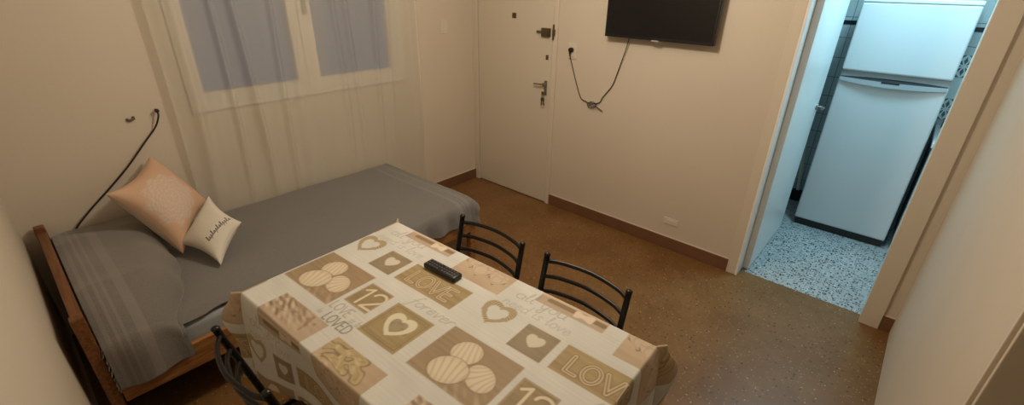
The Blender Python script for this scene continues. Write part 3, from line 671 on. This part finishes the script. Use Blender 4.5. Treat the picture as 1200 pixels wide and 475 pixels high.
cone = (corner**1.2*.015 + corner**3*(.05*np.exp(-((d-.13)/.08)**2)+.12*d))*np.clip(d/.03, 0, 1) - .10*d*np.sin(ang*4)**2*(corner > 0)
ou = .010*(1-np.exp(-d/.008)) + .03*d + wave + cone
drop = np.sqrt(np.clip(d*d - (ou*.8)**2, 0, None))
drop = np.where(d > 1e-9, drop*(1-.55*np.exp(-d/.008)), 0)
zz = .7505 - drop + .0012*noise2(UU*3, VV*3, 31, 10, 2, 12)*np.exp(-d/.02) 
Pc = np.stack([cu_+nu*ou, cv_+nv_*ou, zz], -1)
cl = obj('tablecloth', gridmesh('tablecloth', Pc, None, colr), M['oilcloth']); cl.location = TO; cl.rotation_euler = (0, 0, TA)
tag(cl, 'cream and tan tablecloth printed with hearts, yarn balls and LOVE lettering', 'tablecloth')

# ------------------------------------------------------------------ remote control
rc = thing('remote_control', (1.893, -2.028, .7525), 'black television remote control lying on the printed tablecloth', 'remote control', rz=math.radians(3))
bm = bmesh.new(); bx(bm, -.083, .083, -.024, .024, 0, .020, .006, 3); obj('housing', bm, M['tvplastic'], rc, True)
for i in range(11):
    for j in range(3):
        if i in (5,) and j != 1: continue
        obj('button', BX(-.070+i*.0135-.004, -.070+i*.0135+.004, -.013+j*.013-.003, -.013+j*.013+.003, .0195, .0222, .001, 1), M['buttons'], rc)

# ------------------------------------------------------------------ chairs (seat centre at the origin, back towards -y)
def chair():
    root = bpy.data.objects.new('dining_chair', None); C.objects.link(root); root['category'] = 'chair'; root['group'] = 'black metal chairs around the table'
    hw = .170; yb, yt = -.170, -.262
    def post(sx): return [(sx*(hw+.01), -.215, 0), (sx*hw, yb, .43), (sx*hw, yb-.012, .48), (sx*hw, yt, .842)]
    for sx in (-1, 1):
        bm = bmesh.new(); P_ = post(sx); tube(bm, [P_[0], P_[1]], .0105); obj('leg', bm, M['black'], root)
        bm = bmesh.new(); tube(bm, [P_[1], P_[2], P_[3]], .0108, 12, 5); ball(bm, P_[3], .0125, 1, 1, .7); obj('back_post', bm, M['black'], root)
        bm = bmesh.new(); tube(bm, [(sx*.175, .185, 0), (sx*.160, .155, .43)], .0105); obj('leg', bm, M['black'], root)
    for z in (.815, .755, .695):
        f_ = (z-.48)/(.842-.48); y = yb-.012+(yt-yb+.012)*f_
        bm = bmesh.new(); tube(bm, [(-hw, y, z), (-hw*.66, y-.028, z), (0, y-.045, z), (hw*.66, y-.028, z), (hw, y, z)], .0068, 10, 6, flat=1.25); obj('back_slat', bm, M['black'], root)
    bm = bmesh.new(); tube(bm, [(-hw, yb, .425), (hw, yb, .425), (.16, .155, .425), (-.16, .155, .425), (-hw, yb, .425)], .009); obj('seat_frame', bm, M['black'], root)
    obj('seat', BX(-.172, .172, -.105, .175, .425, .452, .011, 3), M['seat'], root, True)
    bm = bmesh.new(); tube(bm, [(-.166, .17, .22), (-.175, -.193, .22)], .007); obj('stretcher', bm, M['black'], root); bm = bmesh.new(); tube(bm, [(.166, .17, .22), (.175, -.193, .22)], .007); obj('stretcher', bm, M['black'], root)
    return root
def dup(o):
    r_ = o.copy(); C.objects.link(r_)
    for ch in list(o.children):
        c_ = ch.copy(); C.objects.link(c_); c_.parent = r_
    return r_
c0 = chair()
for i, (x, y, rz, lab) in enumerate((
    (1.904, -2.035, PI, 'black metal chair at the far side of the table, nearer the bed foot'),
    (2.360, -2.028, PI, 'black metal chair at the far side of the table, nearer the kitchen'),
    (1.905, -2.480, 0, 'black metal chair on the near side of the table beside the bed'))):
    c_ = c0 if i == 0 else dup(c0)
    c_.location = (x, y, 0); c_.rotation_euler = (0, 0, rz); c_['label'] = lab

# ------------------------------------------------------------------ kitchen
bm = bmesh.new(); bx(bm, 2.497, 2.535, .10, .93, .012, 2.06, .003); kd = struct('door_2', bm, M['blue_white'])
bm = bmesh.new(); disc(bm, (2.540, .87, 1.0), .022, .01, 'X'); tube(bm, [(2.535, .87, 1.0), (2.575, .87, 1.0), (2.58, .86, 1.0), (2.58, .80, 1.0)], .008, 10, 5); disc(bm, (2.49, .87, 1.0), .022, .012, 'X'); obj('handle', bm, M['steel'], kd)
bm = bmesh.new(); bx(bm, 2.505, 2.527, .928, .934, .92, 1.08); obj('latch_plate', bm, M['steel'], kd)
FX0, FX1, FY = 2.585, 3.185, 1.10
fr = thing('refrigerator', (2.885, 1.35, 0), 'tall white two-door refrigerator with the freezer on top in the kitchen', 'refrigerator')
fo = Vector((2.885, 1.35, 0))
def pf(name, bm, m, parent=fr, smooth=False):
    for v in bm.verts: v.co -= fo
    return obj(name, bm, m, parent, smooth)
pf('body', BX(FX0+.006, FX1-.006, FY+.055, 1.70, .03, 1.665, .008), M['fridge'])
pf('door', BX(FX0, FX1, FY, FY+.055, .06, 1.185, .012, 3), M['fridge'])
pf('freezer_door', BX(FX0, FX1, FY, FY+.055, 1.235, 1.675, .012, 3), M['fridge'])
pf('top_cover', BX(FX0, FX1, FY-.002, 1.70, 1.675, 1.70, .006), M['counter'])
pf('plinth', BX(FX0+.01, FX1-.01, FY+.02, FY+.06, .0, .06), M['dark'])
pf('gap_strip', BX(FX0+.003, FX1-.003, FY+.02, FY+.054, 1.18, 1.24), M['fgrey'])
bm = bmesh.new()
n = 24
for i in range(n):
    a0, a1 = -1+2*i/n, -1+2*(i+1)/n
    x0, x1 = 2.885+a0*.292, 2.885+a1*.292; y0, y1 = FY-.006-.022*(1-a0*a0), FY-.006-.022*(1-a1*a1)
    h0, h1 = .006+.016*(1-a0*a0), .006+.016*(1-a1*a1)
    vs = [(x0, y0, 1.192-h0*.3), (x1, y1, 1.192-h1*.3), (x1, y1-.004, 1.192-.02-h1), (x0, y0-.004, 1.192-.02-h0), (x0, FY+.002, 1.196), (x1, FY+.002, 1.196), (x1, FY+.002, 1.168-h1), (x0, FY+.002, 1.168-h0)]
    V_ = [bm.verts.new(v) for v in vs]
    for q in ((0, 1, 2, 3), (4, 5, 1, 0), (3, 2, 6, 7)):
        fc = bm.faces.new([V_[k] for k in q]); fc.material_index = 1 if q[0] == 4 else 0
pf('handle', bm, [M['fgrey'], M['dark']])
bm = bmesh.new()
for i in range(20):
    a0 = -1+2*i/20; a1 = a0+.1; t0, t1 = .004+.009*(1-a0*a0), .004+.009*(1-a1*a1)
    V_ = [bm.verts.new((2.885+a*.285, FY-.0015, z)) for a, z in ((a0, 1.192), (a1, 1.192), (a1, 1.192+t1), (a0, 1.192+t0))] ; bm.faces.new(V_)
pf('grip_recess', bm, M['dark'])
bm = bmesh.new(); bx(bm, 2.835, 2.935, FY-.031, FY-.02, 1.176, 1.190, .002); pf('badge', bm, M['dark'])
# counter unit beside the refrigerator
cb = thing('kitchen_cabinet', (3.36, 1.4, 0), 'dark grey-blue base cabinet squeezed in right of the refrigerator', 'cabinet')
obj('carcass', BX(-.135, .16, -.28, .34, .08, .80, .003), M['cabinet'], cb); obj('plinth', BX(-.125, .16, -.24, .34, 0, .08), M['dark'], cb); obj('door', BX(-.13, .165, -.298, -.281, .09, .79, .002), M['cabinet'], cb)
ct = obj('countertop', BX(3.215, 3.525, 1.09, 1.742, .802, .835, .004), M['counter']); tag(ct, 'white kitchen countertop beside the refrigerator', 'countertop')
bm = bmesh.new(); disc(bm, (3.262, 1.62, .865), .02, .06, 'Z', bev=.004); tag(obj('spice_jar', bm, M['bristle']), 'small dark jar on the kitchen countertop', 'jar')
# broom behind the door
br = thing('broom', (2.49, 1.62, 0), 'pale broom stick standing behind the kitchen door beside the refrigerator', 'broom')
bm = bmesh.new(); tube(bm, [(0, 0, .10), (-.13, .09, 1.05)], .012); obj('stick', bm, M['plastic'], br)
bm = bmesh.new(); bx(bm, -.12, .08, -.025, .025, .0, .10, .008); obj('brush', bm, M['bristle'], br)
